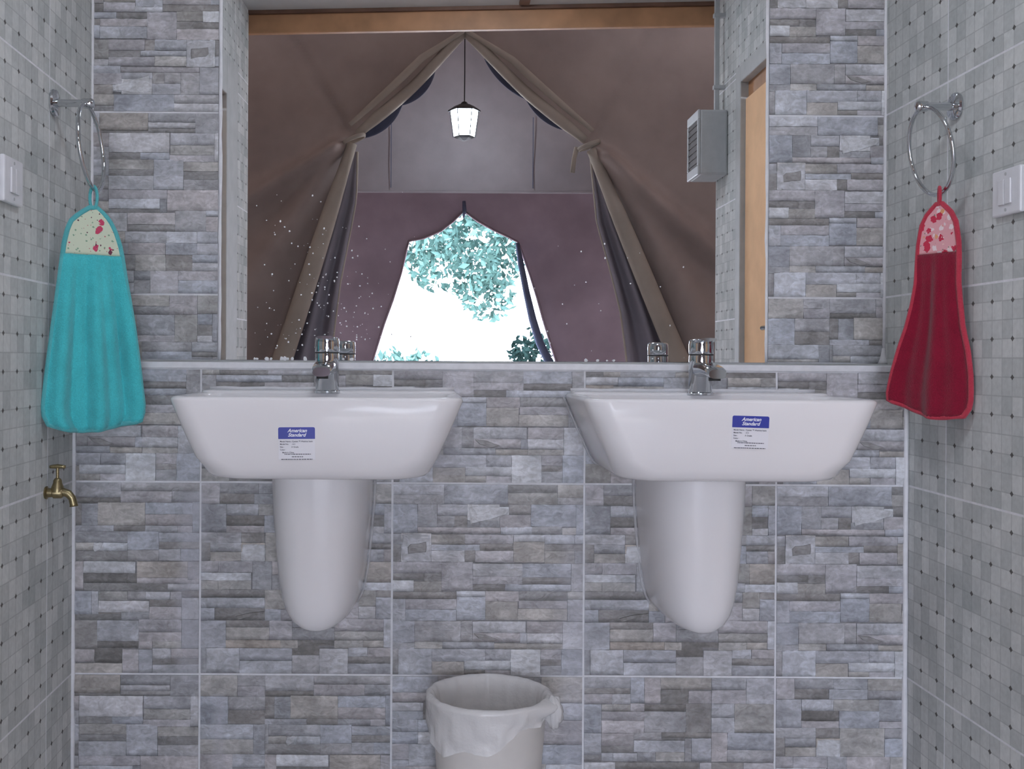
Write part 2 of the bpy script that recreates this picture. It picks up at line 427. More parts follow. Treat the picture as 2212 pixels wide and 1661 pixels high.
PRINT['D'] = [(x0*.0+ (x0-290)/1560.0, (y0-940)/_k, (x1-290)/1560.0, (y1-940)/_k, t) for (x0,y0,x1,y1,t) in
 [(800,940,1215,1090,'T'),(1215,940,1620,1020,'g'),(1215,1020,1620,1070,'l'),(1215,1070,1620,1110,'d'),(1620,940,1850,1110,'g'),(800,1090,1215,1110,'d'),
  (880,1110,1400,1280,'l'),(1405,1110,1785,1215,'b'),(1405,1215,1785,1300,'t'),(1785,1110,1850,1360,'l'),
  (880,1280,1150,1340,'d'),(1150,1280,1400,1340,'b'),(1400,1300,1785,1360,'p'),(880,1340,1265,1425,'t'),(880,1425,1265,1480,'d'),(880,1480,1265,1600,'l'),
  (1265,1340,1520,1600,'b'),(1520,1360,1850,1440,'t'),(1520,1440,1850,1510,'d'),(1520,1510,1850,1600,'g'),
  (880,1600,1380,1680,'p'),(880,1680,1320,1765,'l'),(880,1765,1320,1800,'d'),(1380,1600,1850,1780,'p'),(1320,1680,1380,1800,'g'),(880,1800,1040,1960,'L'),(1040,1800,1450,1900,'p'),(1040,1900,1450,1960,'d'),(1450,1780,1715,1960,'g'),(1715,1780,1850,1830,'l'),(1715,1830,1850,1960,'p'),
  (1020,1960,1380,2060,'g'),(1380,1960,1640,2060,'l'),(1640,1960,1850,2060,'b'),(1050,2060,1370,2160,'p'),(1370,2060,1640,2160,'b'),(1640,2060,1850,2160,'b'),(1370,2160,1600,2300,'d'),(1110,2160,1370,2300,'t'),(1600,2160,1850,2230,'b'),(1600,2230,1850,2300,'l'),
  (1100,2300,1240,2380,'g'),(1240,2300,1480,2510,'p'),(1480,2300,1850,2380,'p'),(1480,2380,1850,2510,'b'),(1100,2380,1240,2510,'g'),
  (290,940,560,1100,'g'),(560,940,800,1030,'l'),(560,1030,800,1110,'b'),(290,1100,620,1230,'b'),(620,1110,880,1230,'p'),(290,1230,500,1480,'t'),(500,1230,880,1340,'g'),(500,1340,880,1480,'b'),(290,1480,880,1600,'d'),(290,1600,600,1800,'l'),(600,1600,880,1700,'g'),(600,1700,880,1800,'t'),(290,1800,880,1960,'b'),(290,1960,700,2160,'p'),(700,1960,1020,2060,'t'),(700,2060,1050,2160,'g'),(290,2160,800,2300,'b'),(800,2160,1110,2300,'d'),(290,2300,640,2510,'t'),(640,2300,1100,2400,'l'),(640,2400,1100,2510,'g')]]

POLY = {'A': [([(65,20),(72,18),(84,18.5),(92,20),(99,20.5),(100,23),(98,25.5),(92,27),(84,30),(74,32),(67,34),(66,28)], 'L', .0058),
              ([(8,43),(20,42),(33,43),(32.5,55),(33,66.5),(20,67),(8,66),(7,54)], 'l', .0050),
              ([(12.5,54),(15,51.5),(22,51),(28.5,49.5),(29,54),(28.5,58.5),(20,59),(13,60)], 'd', .0062),
              ([(70,128.5),(80,129.5),(92,134),(84,135.5),(74,132.5)], 'd', .0055),
              ([(5,99.5),(5.5,99.5),(5.5,100),(5,100)], 'd', .003)][:4],
        'C': [([(36,53),(44,52.2),(55,53),(55.5,60),(54,67.5),(44,67),(36,66.5),(35.3,60)], 'L', .0052),
              ([(30,115),(42,112),(55,110.5),(54,112.5),(44,114.5),(32,118)], 'D', .0048)],
        'B': [([(75,53),(80,51.5),(83,52),(81,57),(76,60),(74,57)], 'L', .0055)]}
def rot_print(pr): return [(1-x1, 1-y1, 1-x0, 1-y0, t) for (x0,y0,x1,y1,t) in pr]
PRINT['a'] = rot_print(PRINT['A']); PRINT['c'] = rot_print(PRINT['C']); PRINT['d'] = rot_print(PRINT['D']); PRINT['b'] = rot_print(PRINT['B'])

def stone_tile_mesh(key, u0, u1, w0, w1, seed):
    """relief of ledger stones: part [u0,u1]x[w0,w1] (fractions, w from the top) of a printed tile; local origin = bottom left of that part"""
    rnd = random.Random(seed); mb = MB(); S = P
    Wd = (u1-u0)*S; Hd = (w1-w0)*S
    def put(vs, fs, cs): mb.add(vs, fs, cs)
    # backing slab of the tile
    bx = [(0,-.0009,0),(Wd,-.0009,0),(Wd,.008,0),(0,.008,0),(0,-.0009,Hd),(Wd,-.0009,Hd),(Wd,.008,Hd),(0,.008,Hd)]
    put(bx, [(0,3,2,1),(4,5,6,7),(0,1,5,4),(1,2,6,5),(2,3,7,6),(3,0,4,7)], [(.24,.235,.235)]*8)
    for (x0,y0,x1,y1,t) in PRINT[key]:
        hsh = random.Random((round(x0*1000), round(y0*1000), key.upper()).__hash__() if False else int(x0*7919 + y0*104729*3) + 17)
        dep = {'L':.0036,'l':.0031,'b':.0026,'p':.0026,'g':.0021,'t':.0023,'T':.0026,'d':.0011,'D':.0009}[t] + .0010 + hsh.uniform(-.0004,.0007)
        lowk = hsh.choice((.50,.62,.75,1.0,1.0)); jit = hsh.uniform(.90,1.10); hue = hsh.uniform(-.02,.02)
        tx, tz = hsh.uniform(-.02,.02), hsh.uniform(-.025,.025)
        cx0, cx1 = max(x0,u0), min(x1,u1); cy0, cy1 = max(y0,w0), min(y1,w1)
        if cx1-cx0 < .008 or cy1-cy0 < .008: continue
        g = .0003
        X0 = (cx0-u0)*S + (g if cx0 > u0 else 0); X1 = (cx1-u0)*S - (g if cx1 < u1 else 0)
        Z1 = (w1-cy0)*S - (g if cy0 > w0 else 0); Z0 = (w1-cy1)*S + (g if cy1 < w1 else 0)
        if X1-X0 < .002 or Z1-Z0 < .002: continue
        nx = max(2, round((X1-X0)/.011)); nz = max(2, round((Z1-Z0)/.008))
        base = TONE[t]; col = tuple(max(.02, c*jit*(1+h)) for c, h in zip(base, (hue, 0, -hue)))
        vs = []; cs = []
        for j in range(nz+1):
            for i in range(nx+1):
                x = X0 + (X1-X0)*i/nx; z = Z0 + (Z1-Z0)*j/nz
                q = Vector((x*38 + seed*3.1 + x0*50, z*38, y0*40))
                edge = (i in (0,nx)) or (j in (0,nz))
                y = dep + tx*(x-(X0+X1)/2)*.5 + tz*(z-(Z0+Z1)/2)*.5 + .0011*noise.noise(q) - (.0006 if edge else 0)
                if j == 0 and Z0 > 1e-6: z += .0009*noise.noise(q*1.7)
                if j == nz and Z1 < Hd-1e-6: z += .0009*noise.noise(q*1.9)
                if i in (0, nx) and 1e-6 < x < Wd-1e-6: x += .0008*noise.noise(q*2.1)
                vs.append((x, -max(y, .0012), z))
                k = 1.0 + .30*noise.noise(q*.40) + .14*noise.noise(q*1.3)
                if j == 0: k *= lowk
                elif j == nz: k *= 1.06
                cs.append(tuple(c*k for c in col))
        n1 = nx+1
        fs = [(j*n1+i, j*n1+i+1, (j+1)*n1+i+1, (j+1)*n1+i) for j in range(nz) for i in range(nx)]
        # skirts back to the slab
        loop = [i for i in range(n1)] + [j*n1+nx for j in range(1, nz+1)] + [nz*n1+i for i in range(nx-1,-1,-1)] + [j*n1 for j in range(nz-1,0,-1)]
        b = len(vs)
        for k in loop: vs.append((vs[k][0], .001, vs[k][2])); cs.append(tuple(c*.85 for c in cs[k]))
        m = len(loop)
        for k in range(m):
            k2 = (k+1) % m
            fs.append((loop[k2], loop[k], b+k, b+k2))
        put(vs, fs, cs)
    for poly, t, dep in POLY.get(key.upper(), ()):
        pts = [(x/166.0, y/166.0) for x, y in poly]
        if key.islower(): pts = [(1-x, 1-y) for x, y in pts]
        if any(not (u0 <= x <= u1 and w0 <= y <= w1) for x, y in pts): continue
        P3 = [((x-u0)*S, (w1-y)*S) for x, y in pts]
        cx = sum(p[0] for p in P3)/len(P3); cz_ = sum(p[1] for p in P3)/len(P3); n = len(P3)
        c0 = TONE[t]
        vs = [(cx, -dep-.0006, cz_)] + [(cx+(x-cx)*.9, -dep-.0003, cz_+(z-cz_)*.9) for x, z in P3] + [(x, -dep+.0006, z) for x, z in P3] + [(x, -.0008, z) for x, z in P3]
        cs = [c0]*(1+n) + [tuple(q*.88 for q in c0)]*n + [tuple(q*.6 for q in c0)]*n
        fs = [(0, 1+k, 1+(k+1) % n) for k in range(n)]
        for a_, b_ in ((1, 1+n), (1+n, 1+2*n)): fs += [(a_+(k+1) % n, a_+k, b_+k, b_+(k+1) % n) for k in range(n)]
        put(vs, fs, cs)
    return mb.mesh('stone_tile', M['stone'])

# ------------------------------------------------------------------ back wall (lower part stands forward of the upper one)
wb = MB()
wb.box(-.86, 1.08, YLO-.0005, 2.50, 0, LEDGE-.010)
wb.box(-.86, 1.08, YUP-.0005, 2.50, LEDGE-.010, CEIL+.05)
wall_back = struct(wb.build('wall_back', M['grout']), 'grey stone-patterned tiled wall behind the basins')
def stone_tile(key, x0, x1, z0, z1, y, left, top, seed):
    """left / top: fractions of the print where this piece of tile starts"""
    g = .0022
    x0 += g; x1 -= g; z0 += g; z1 -= g
    u0, u1 = left, min(1.0, left + (x1-x0)/P); w0, w1 = top, min(1.0, top + (z1-z0)/P)
    o = link('stone_tile', stone_tile_mesh(key, u0, u1, w0, w1, seed), wall_back)
    o.location = (x0, y, z0)
    return o
cutL = 1 - (XE[1]-XE[0])/P
topcut = 1 - (ZLO[3]-ZLO[2])/P
for r, row in enumerate((('D','B','d','b','C'), ('B','C','A','C','A'), ('A','a','A','c','A'))):
    for k in range(5):
        x0, x1 = XE[k], XE[k+1]; z0, z1 = ZLO[r], ZLO[r+1]
        stone_tile(row[k], x0, x1, z0, z1, YLO, cutL+.01 if k == 0 else 0, topcut+.01 if r == 2 else 0, 3+k+5*r)
MX0, MX1 = -.4795, .7225          # mirror edges
MZ1 = 1.80
up_l = (('C',.41), ('D',0), ('a',0), ('D',.35))
up_r = (('B',.30), ('A',0), ('A',0), ('C',.35))
for r in range(4):
    z0, z1 = ZUP[r], ZUP[r+1]
    topf = 0.0 if r < 3 else .15
    stone_tile(up_l[r][0], WALL_L[0], MX0-.004, z0, z1, YUP, 1-(MX0-WALL_L[0])/P, topf if r else 0, 40+r)
    stone_tile(up_r[r][0], MX1+.004, WALL_R[0], z0, z1, YUP, .0, topf if r else 0, 50+r)
# tiles above the mirror
for k, (x0, x1) in enumerate(((MX0, -.078), (-.078, .3233), (.3233, MX1))):
    stone_tile('ACD'[k], x0, x1, MZ1+.004, CEIL, YUP, 0, 0, 60+k)
# sloping ledge tiles and the white trim at its front edge
for k in range(5):
    m = MB(); x0, x1 = XE[k]+.001, XE[k+1]-.001
    m.add([(x0,YLO+.004,.8932),(x1,YLO+.004,.8932),(x1,YUP-.001,.8972),(x0,YUP-.001,.8972),(x0,YLO+.004,.886),(x1,YLO+.004,.886),(x1,YUP-.001,.886),(x0,YUP-.001,.886)],
          [(0,1,2,3),(7,6,5,4),(4,5,1,0),(5,6,2,1),(6,7,3,2),(7,4,0,3)])
    m.build('ledge_tile', M['door_frame'], wall_back)
t1 = MB(); t1.box(-.764, .981, YLO-.006, YLO+.0045, .8800, .8937)
struct(t1.build('trim_1', M['caulk'], bevel=.002), 'white edge strip along the front of the ledge')

# corner joints of white caulk
def bead(x, y, z0, z1, r=.0045):
    m = MB(); n = 14; pts = []
    rr = random.Random(int(x*1000)+int(z0*100))
    m.tube([(x + rr.uniform(-.0005,.0005), y, z0+(z1-z0)*i/n) for i in range(n+1)], [r*rr.uniform(.85,1.2) for _ in range(n+1)], 8)
    return m
b = bead(left_x(YLO)+.002, YLO-.002, 0, .885, .0048).build('trim_2', M['caulk'], smooth=True); struct(b, 'white caulk line in the lower left corner')
b = bead(right_x(YLO)-.006, YLO-.002, 0, .885, .0055).build('trim_3', M['caulk'], smooth=True); struct(b, 'white caulk line in the lower right corner')
b = bead(WALL_L[0]+.001, YUP-.002, .896, CEIL, .0038).build('trim_4', M['caulk'], smooth=True); struct(b, 'white caulk line in the upper left corner')
_b = bead(WALL_R[0]-.001, YUP-.002, .896, CEIL, .0042); _b.lathe([(.013,.0),(.009,.008),(.005,.022),(.003,.035)], 10, Matrix.Translation((WALL_R[0]-.004, YUP-.005, .8968)))
b = _b.build('trim_5', M['caulk'], smooth=True); struct(b, 'white caulk line in the upper right corner')

# ------------------------------------------------------------------ side walls with mosaic tiles and doors
def side_wall(name, spec, side, door, zdoor, label):
    x, y, skew, L = spec
    s = side                      # +1: wall on the left (faces +x); -1: on the right
    root = empty(name, (x, y, 0), skew); struct(root, label)
    d0, d1 = door
    th = .10
    m = MB()
    xa, xb = (-th, -.0003) if s > 0 else (.0003, th)
    m.box(xa, xb, -d0, .0, 0, CEIL+.05); m.box(xa, xb, -L, -d1, 0, CEIL+.05); m.box(xa, xb, -d1, -d0, zdoor, CEIL+.05)
    m.build('grout_bed', M['grout'], root)
    cols = [0, .284]
    while cols[-1] + P < L: cols.append(cols[-1] + P)
    cols.append(L); cols += [d0, d1]; cols = sorted(set(cols))
    rows = sorted(set([0, .2405, .6425, 1.0438, 1.4451, 1.8464, CEIL] + [zdoor]))
    g = .0021; cache = {}
    for i in range(len(cols)-1):
        for j in range(len(rows)-1):
            l0, l1, z0, z1 = cols[i], cols[i+1], rows[j], rows[j+1]
            if l0 >= d0-1e-6 and l1 <= d1+1e-6 and z1 <= zdoor+1e-6: continue
            if l1-l0 < .012 or z1-z0 < .012: continue
            # anchor of the print: the 40 cm grid
            ka = math.floor((l0-.284)/P + 1e-6); la = .284 + ka*P
            kz = math.floor((z0-.2405)/P + 1e-6); za = .2405 + kz*P
            key = tuple(round(q, 4) for q in (l0-la, l1-la, z0-za, z1-za))
            if key not in cache:
                mm = MB()
                y0, y1 = -(l1-la)+g, -(l0-la)-g
                if s > 0: mm.box(-.008, .0, y0, y1, z0-za+g, z1-za-g)
                else: mm.box(.0, .008, y0, y1, z0-za+g, z1-za-g)
                cache[key] = mm.mesh('mosaic_tile', M['mosaic'])
            o = link('mosaic_tile', cache[key], root); o.location = (0, -la, za)
    return root
D_L = (.74, 1.40); D_R = (.62, 1.18); ZD_L, ZD_R = 1.92, 1.865
wall_left = side_wall('wall_left', WALL_L, 1, D_L, ZD_L, 'left wall of grey mosaic-print tiles')
wall_right = side_wall('wall_right', WALL_R, -1, D_R, ZD_R, 'right wall of grey mosaic-print tiles')

def side_door(name, spec, s, door, zd, fw, label):
    x, y, skew, L = spec
    root = empty(name, (x, y, 0), skew); struct(root, label)
    d0, d1 = door; q = 1 if s > 0 else -1
    def bx(m, xa, xb, *r): m.box(min(q*xa, q*xb), max(q*xa, q*xb), *r)
    f = MB()
    fh = min(fw, .13)
    bx(f, -.10, .012, -d0, -d0+fw, 0, zd+fh); bx(f, -.10, .012, -d1-fw, -d1, 0, zd+fh); bx(f, -.10, .012, -d1, -d0, zd, zd+fh)
    f.build('door_frame', M['door_frame'], root, bevel=.003)
    lf = MB(); bx(lf, -.045, -.004, -d1+.004, -d0-.004, .01, zd-.055)
    leaf = lf.build('door_leaf', M['door_wood'], root, bevel=.003)
    st = MB(); bx(st, -.10, -.015, -d1, -d0, zd-.05, zd); st.build('door_head_stop', M['wood_beam'], root)
    h = MB(); h.tube([(q*-.006, -d0-.035, 1.0), (q*.028, -d0-.035, 1.0), (q*.032, -d0-.055, 1.0), (q*.032, -d0-.13, 1.0)], .007, 10)
    h.build('door_handle', M['chrome'], leaf, smooth=True)
    return root
# the tiles of the side walls stop where the frames begin
side_door('door_1', WALL_L, 1, (D_L[0]+.165, D_L[1]-.165), ZD_L-.13, .165, 'closed door in the left tiled wall')
side_door('door_2', WALL_R, -1, (D_R[0]+.055, D_R[1]-.055), ZD_R-.055, .055, 'orange veneer door with grey frame in the right tiled wall')

# ------------------------------------------------------------------ floor, ceiling, beam
fl = MB(); fl.box(-2.2, 2.4, -2.3, 2.5, -.12, 0)
struct(fl.build('floor', M['floor']), 'grey floor of the washroom and tent')
ce = MB(); ce.box(-.86, 1.08, .70, 2.50, CEIL, CEIL+.06)
ceiling = struct(ce.build('ceiling', M['ceiling']), 'pale grey board ceiling of the washroom')
cb_ = MB(); cb_.box(.288, .325, .84, 2.34, CEIL-.010, CEIL); cb_.build('ceiling_batten', M['wood_dark'], ceiling)
beam = MB()
bl, br = (-.80, .72), (1.08, .86)
def slab(m, y0off, y1off, z0, z1):
    vs = []
    for z in (z0, z1):
        vs += [(bl[0], bl[1]+y0off, z), (br[0], br[1]+y0off, z), (br[0], br[1]+y1off, z), (bl[0], bl[1]+y1off, z)]
    m.add(vs, [(0,3,2,1),(4,5,6,7),(0,1,5,4),(1,2,6,5),(2,3,7,6),(3,0,4,7)])
slab(beam, -.025, .0, 2.112, 2.182)
struct(beam.build('trim_6', M['wood_beam'], bevel=.003), 'orange-brown timber beam across the end of the washroom')
cn = MB(); slab(cn, -.04, .012, 2.182, 2.196)
struct(cn.build('trim_7', M['wood_dark']), 'dark brown moulding on top of the beam')

# ------------------------------------------------------------------ added fill lamp, unseen above the frame, to brighten the side walls
cl = empty('fill_lamp', (.12, 1.38, CEIL)); tag(cl, 'added fill lamp, a round opal fitting out of view above the washroom floor', 'fill lamp')
m = MB(); m.lathe([(.175,0),(.175,-.018),(.165,-.022),(.0,-.022)], 40, None, True, False); m.build('base_ring', M['white_plastic'], cl)
m = MB(); m.lathe([(.163,-.022),(.160,-.040),(.140,-.058),(.09,-.070),(.0,-.074)], 40, None, False, False); m.build('fill_lamp_shade', M['opal'], cl, smooth=True)

# ------------------------------------------------------------------ mirror
mir = empty('wall_mirror', (0, YUP, LEDGE)); tag(mir, 'large frameless mirror on the wall above both basins, spotted with splashes', 'mirror')
m = MB(); m.box(MX0, MX1, -.005, .0012, .001, MZ1-LEDGE); m.build('mirror_glass', M['mirror'], mir)
for xx, r in ((MX0-.001, .0042), (MX1+.001, .0040)):
    m = MB(); rr = random.Random(5)
    m.tube([(xx + rr.uniform(-.0006,.0006), -.003, .0+i*(MZ1-LEDGE)/20) for i in range(21)], [r*rr.uniform(.8,1.25) for _ in range(21)], 8)
    m.build('caulk_bead', M['caulk'], mir, smooth=True)
sp = MB(); rs = random.Random(21)
def speck(px, py, r):
    X = (px-945)/978.7; Z = .9 + (778-py)/978.7 - LEDGE
    n = 7; a0 = rs.uniform(0, 6); ex = rs.uniform(.8,1.3)
    ring = [(X + r*math.cos(a0+2*PI*k/n)*rs.uniform(.75,1.2), -.0052, Z + r*ex*math.sin(a0+2*PI*k/n)*rs.uniform(.75,1.2)) for k in range(n)]
    top = [(X + (p[0]-X)*.6, -.0059, Z + (p[2]-Z)*.6) for p in ring]
    sp.loft([ring, top], False, True)
for i in range(210):
    if i < 150: px = rs.gauss(710, 75); py = 760 - abs(rs.gauss(0, 130))
    elif i < 185: px = rs.uniform(550, 900); py = rs.uniform(400, 775)
    else: px = rs.uniform(1150, 1500); py = rs.uniform(520, 775)
    if 545 < px < 1640 and py < 776: speck(px, py, rs.choice((.0007,.0009,.0012,.0016,.002)))
for px in (551,556,577,586,609,616,622,632,660,720,742,760,1265,1290,1310,1325): speck(px, 777, rs.uniform(.0025,.005))
o = sp.build('splash_marks', M['speck'], mir); o['kind'] = 'stuff'

# ------------------------------------------------------------------ wash basins
BZ = .8256         # rim height
BW = .2665
def outline(w, yb, yf, r, rb=.012, n=8):
    """rounded rectangle, counter-clockwise from above, starting at the back right"""
    pts = []
    for (cx, cy, rad, a0) in ((w-rb, yb-rb, rb, 0), (-w+rb, yb-rb, rb, PI/2), (-w+r, yf+r, r, PI), (w-r, yf+r, r, 1.5*PI)):
        for k in range(n):
            a = a0 + (PI/2)*k/(n-1)
            pts.append((cx+rad*math.cos(a), cy+rad*math.sin(a)))
    return pts
PROF = [(0.0,.2665,.330),(-.037,.251,.3285),(-.074,.2345,.3265),(-.104,.2205,.3245),(-.122,.212,.3225),(-.133,.2055,.3185),(-.1395,.1985,.312),(-.1425,.187,.302)]
def front_y(z):
    for (z0,w0,d0),(z1,w1,d1) in zip(PROF, PROF[1:]):
        if z1 <= z <= z0: return -(d0 + (d1-d0)*(z0-z)/(z0-z1))
    return -.33
def text_mesh(body, size, mat, shear=0.0, bold=0.0, align='CENTER'):
    cu = bpy.data.curves.new('lettering', 'FONT'); cu.body = body; cu.size = size; cu.shear = shear
    cu.offset = bold; cu.align_x = align; cu.align_y = 'CENTER'; cu.extrude = .00008
    ob = bpy.data.objects.new('lettering', cu); COL.objects.link(ob)
    dg = bpy.context.evaluated_depsgraph_get()
    me = bpy.data.meshes.new_from_object(ob.evaluated_get(dg))
    bpy.data.objects.remove(ob, do_unlink=True); bpy.data.curves.remove(cu)
    me.materials.clear(); me.materials.append(mat); me.name = 'lettering'
    return me
def make_basin(xc, label, st_x, st_z, st_rot):
    root = empty('wash_basin', (xc, YLO, BZ)); tag(root, label, 'basin', 'white wall-hung wash basins')
    m = MB(); rings = []
    for z, w, d in reversed(PROF): rings.append([(x, y, z) for x, y in outline(w, -.001, -d, .045 if z > -.11 else .07, .012)])
    for ins, z in ((.0012, .0035), (.004, .006), (.008, .0072), (.020, .0068), (.026, .005), (.030, .0)):
        rings.append([(x, y, z) for x, y in outline(BW-ins, -.001-(.0 if ins < .02 else .095), -.330+ins, .043 if ins < .02 else .05, .012 if ins < .02 else .04)])
    for ins, z in ((.036,-.014),(.050,-.040),(.070,-.066),(.095,-.082),(.130,-.090)):
        rings.append([(x, y, z) for x, y in outline(BW-ins, -.100-(ins-.03)*.5, -.330+ins*.9, .05, .04)])
    m.loft(rings)
    autosmooth(m.build('bowl', M['porcelain'], root), 60)
    d = MB()
    d.loft([[(x, y, z) for x, y in outline(w, -.001, yf, r, .012)] for w, yf, r, z in ((.258,-.088,.02,.004),(.258,-.088,.02,.0085),(.256,-.086,.02,.0105),(.252,-.082,.02,.0115))], True, True)
    autosmooth(d.build('faucet_deck', M['porcelain'], root), 50)
    dr = MB(); dr.lathe([(.0,-.0895),(.022,-.0895),(.024,-.088),(.022,-.0865),(.0,-.0865)], 24, Matrix.Translation((0,-.2,0)), False, False)
    dr.build('drain', M['chrome'], root, smooth=True)
    # clear sealant where the back edge meets the wall
    for sx in (-1, 1):
        c = MB(); c.tube([(sx*(w+.003), -.003, z) for z, w, d_ in PROF], .0028, 8); c.build('sealant', M['silicone'], root, smooth=True)
    c = MB(); c.tube([(-.255+.51*i/16, -.003, .0135+.0008*math.sin(i*2.1)) for i in range(17)], .004, 8); c.build('sealant', M['caulk'], root, smooth=True)
    # maker's sticker
    zc = st_z
    yc = front_y(zc) - .0006
    slope = math.atan2(front_y(zc-.025) - front_y(zc+.025), .05)
    stick = MB(); hw, hh = .0325, .0290
    stick.box(-hw, hw, -.0002, .0004, -hh, hh)
    s = stick.build('sticker', M['label_paper'], root); s['label'] = 'white paper sticker with a blue heading'
    s.matrix_local = Matrix.Translation((st_x, yc, zc)) @ Matrix.Rotation(st_rot, 4, 'Y') @ Matrix.Rotation(slope, 4, 'X')
    def onto(me, x, z, name='lettering'):
        o = link(name, me, s); o.matrix_local = Matrix.Translation((x, -.0006, z)) @ Matrix.Rotation(PI/2, 4, 'X'); return o
    bm_ = MB(); pts = outline(.0328, .0105, -.0105, .0006, .003, 5)
    bm_.loft([[(x, -.0003, y+hh-.0105) for x, y in pts], [(x, -.0005, y+hh-.0105) for x, y in pts]][::-1])
    bm_.build('blue_heading', M['blue_print'], s)
    onto(text_mesh('American', .0088, M['label_white'], .35, .00022), .001, hh-.0062)
    onto(text_mesh('Standard', .0088, M['label_white'], .35, .00022), .0, hh-.0140)
    rows = [('Model Name : Cygnet \u2122 Washing basin', -.030, .0040), ('Model No.     : 511', -.030, 0), ('Size :             A Grade', -.030, 0), ('Color :', -.030, 0), ('Made in China', -.026, 0)]
    for i, (tx, x0, _) in enumerate(rows):
        onto(text_mesh(tx, .0036, M['ink'], 0, .00006, 'LEFT'), x0, hh-.0255-i*.0050)
    # three lines of print too small to read: rows of short dashes
    da = MB(); rr = random.Random(3)
    for i, (xa, xb) in enumerate(((-.022,.025),(-.009,.011),(-.028,.028))):
        x = xa; z = hh-.0255-(5+i)*.0046
        while x < xb:
            w_ = rr.uniform(.0012,.0045); da.box(x, min(x+w_, xb), -.0006, -.0003, z-.0006, z+.0007); x += w_ + rr.uniform(.0005,.0011)
    da.build('small_print', M['ink'], s)
    return root
BX_L, BX_R = -.2195, .5335
make_basin(BX_L, 'white porcelain wash basin beneath the left of the mirror, nearest the teal towel', -.031, -.0755, -.01)
make_basin(BX_R, 'white porcelain wash basin beneath the right of the mirror, nearest the red towel', .0255, -.0510, .025)

def make_pedestal(xc, label):
    root = empty('half_pedestal', (xc, YLO, .375)); tag(root, label, 'pedestal', 'white half pedestals under the basins')
    m = MB(); rings = []
    for z, w, d in ((.6815,.100,.228),(.60,.097,.226),(.536,.0915,.223),(.470,.085,.219),(.432,.0785,.214),(.410,.0715,.209),(.394,.0615,.202),(.383,.047,.193),(.377,.028,.182)):
        pts = []; n = 20
        for k in range(n+1):
            a = PI*k/n; c, s_ = math.cos(a), math.sin(a)
            x = w*math.copysign(abs(c)**.72, c); y = -d*(abs(s_)**.62)
            pts.append((x, y-.001, z-.375))
        rings.append(pts)
    m.loft(rings[::-1])
    autosmooth(m.build('shroud', M['porcelain'], root), 70)
    for sx in (-1, 1):
        c = MB(); c.tube([(r[0 if sx > 0 else -1][0] + sx*.004, -.003, r[0][2]) for r in rings[:7]], .0032, 8); c.build('sealant', M['silicone'], root, smooth=True)
    return root
make_pedestal(BX_L-.012, 'white half pedestal on the wall under the basin beside the teal towel')
make_pedestal(BX_R-.020, 'white half pedestal on the wall under the basin beside the red towel')

def make_faucet(xc, label, rz):
    root = empty('basin_faucet', (xc, YLO-.086, BZ+.0076), rz); tag(root, label, 'faucet', 'chrome mixer faucets')
    body = MB(); rings = []
    for z, r, oy in ((0,.0265,0),(.004,.0265,0),(.006,.0235,0),(.03,.0232,-.002),(.05,.0235,-.004),(.066,.0240,-.006),(.078,.0240,-.007),(.080,.0232,-.007)):
        rings.append([(r*math.cos(2*PI*k/28), oy + r*math.sin(2*PI*k/28), z) for k in range(28)])
    body.loft(rings); autosmooth(body.build('body', M['chrome'], root), 40)
    sp_ = MB(); rings = []
    for y, z, w, h in ((-.004,.050,.020,.017),(-.03,.052,.0205,.0150),(-.06,.052,.0205,.0128),(-.090,.048,.0200,.0115),(-.104,.045,.0190,.0105),(-.110,.043,.0165,.009)):
        rings.append([(w*math.copysign(abs(math.cos(2*PI*k/24))**.7, math.cos(2*PI*k/24)), y, z + h*math.copysign(abs(math.sin(2*PI*k/24))**.7, math.sin(2*PI*k/24))) for k in range(24)])
    sp_.loft(rings); spo = autosmooth(sp_.build('spout', M['chrome'], root), 50)
    ae = MB(); ae.lathe([(.0115,.0),(.0115,.008),(.009,.008),(.009,.001),(.0,.001)], 20, Matrix.Translation((0,-.092,.030)), False, False)
    ae.build('aerator', M['dark'], spo, smooth=True)
    hd = MB(); rings = []
    for z, r in ((.0815,.0238),(.083,.0246),(.100,.0246),(.1085,.0236),(.1115,.0205),(.1125,.012)):
        rings.append([(r*math.cos(2*PI*k/28), -.007 + r*math.sin(2*PI*k/28), z) for k in range(28)])
    hd.loft(rings)
    rings = []
    for y, z, w, h in ((-.012,.1050,.0200,.0055),(-.030,.107,.0195,.0045),(-.048,.1095,.0185,.0036),(-.056,.1105,.0165,.0030)):
        rings.append([(w*math.copysign(abs(math.cos(2*PI*k/16))**.6, math.cos(2*PI*k/16)), y, z + h*math.sin(2*PI*k/16)) for k in range(16)])
    hd.loft(rings)
    autosmooth(hd.build('lever', M['chrome'], root), 45)
    g = MB(); g.lathe([(.0242,.0795),(.0242,.0818)], 28, Matrix.Translation((0,-.007,0))); g.build('joint_ring', M['dark'], root, smooth=True)
    return root
make_faucet(-.2215, 'chrome single-lever faucet on the basin nearest the teal towel', .0)
make_faucet(.5285, 'chrome single-lever faucet on the basin nearest the red towel', .06)

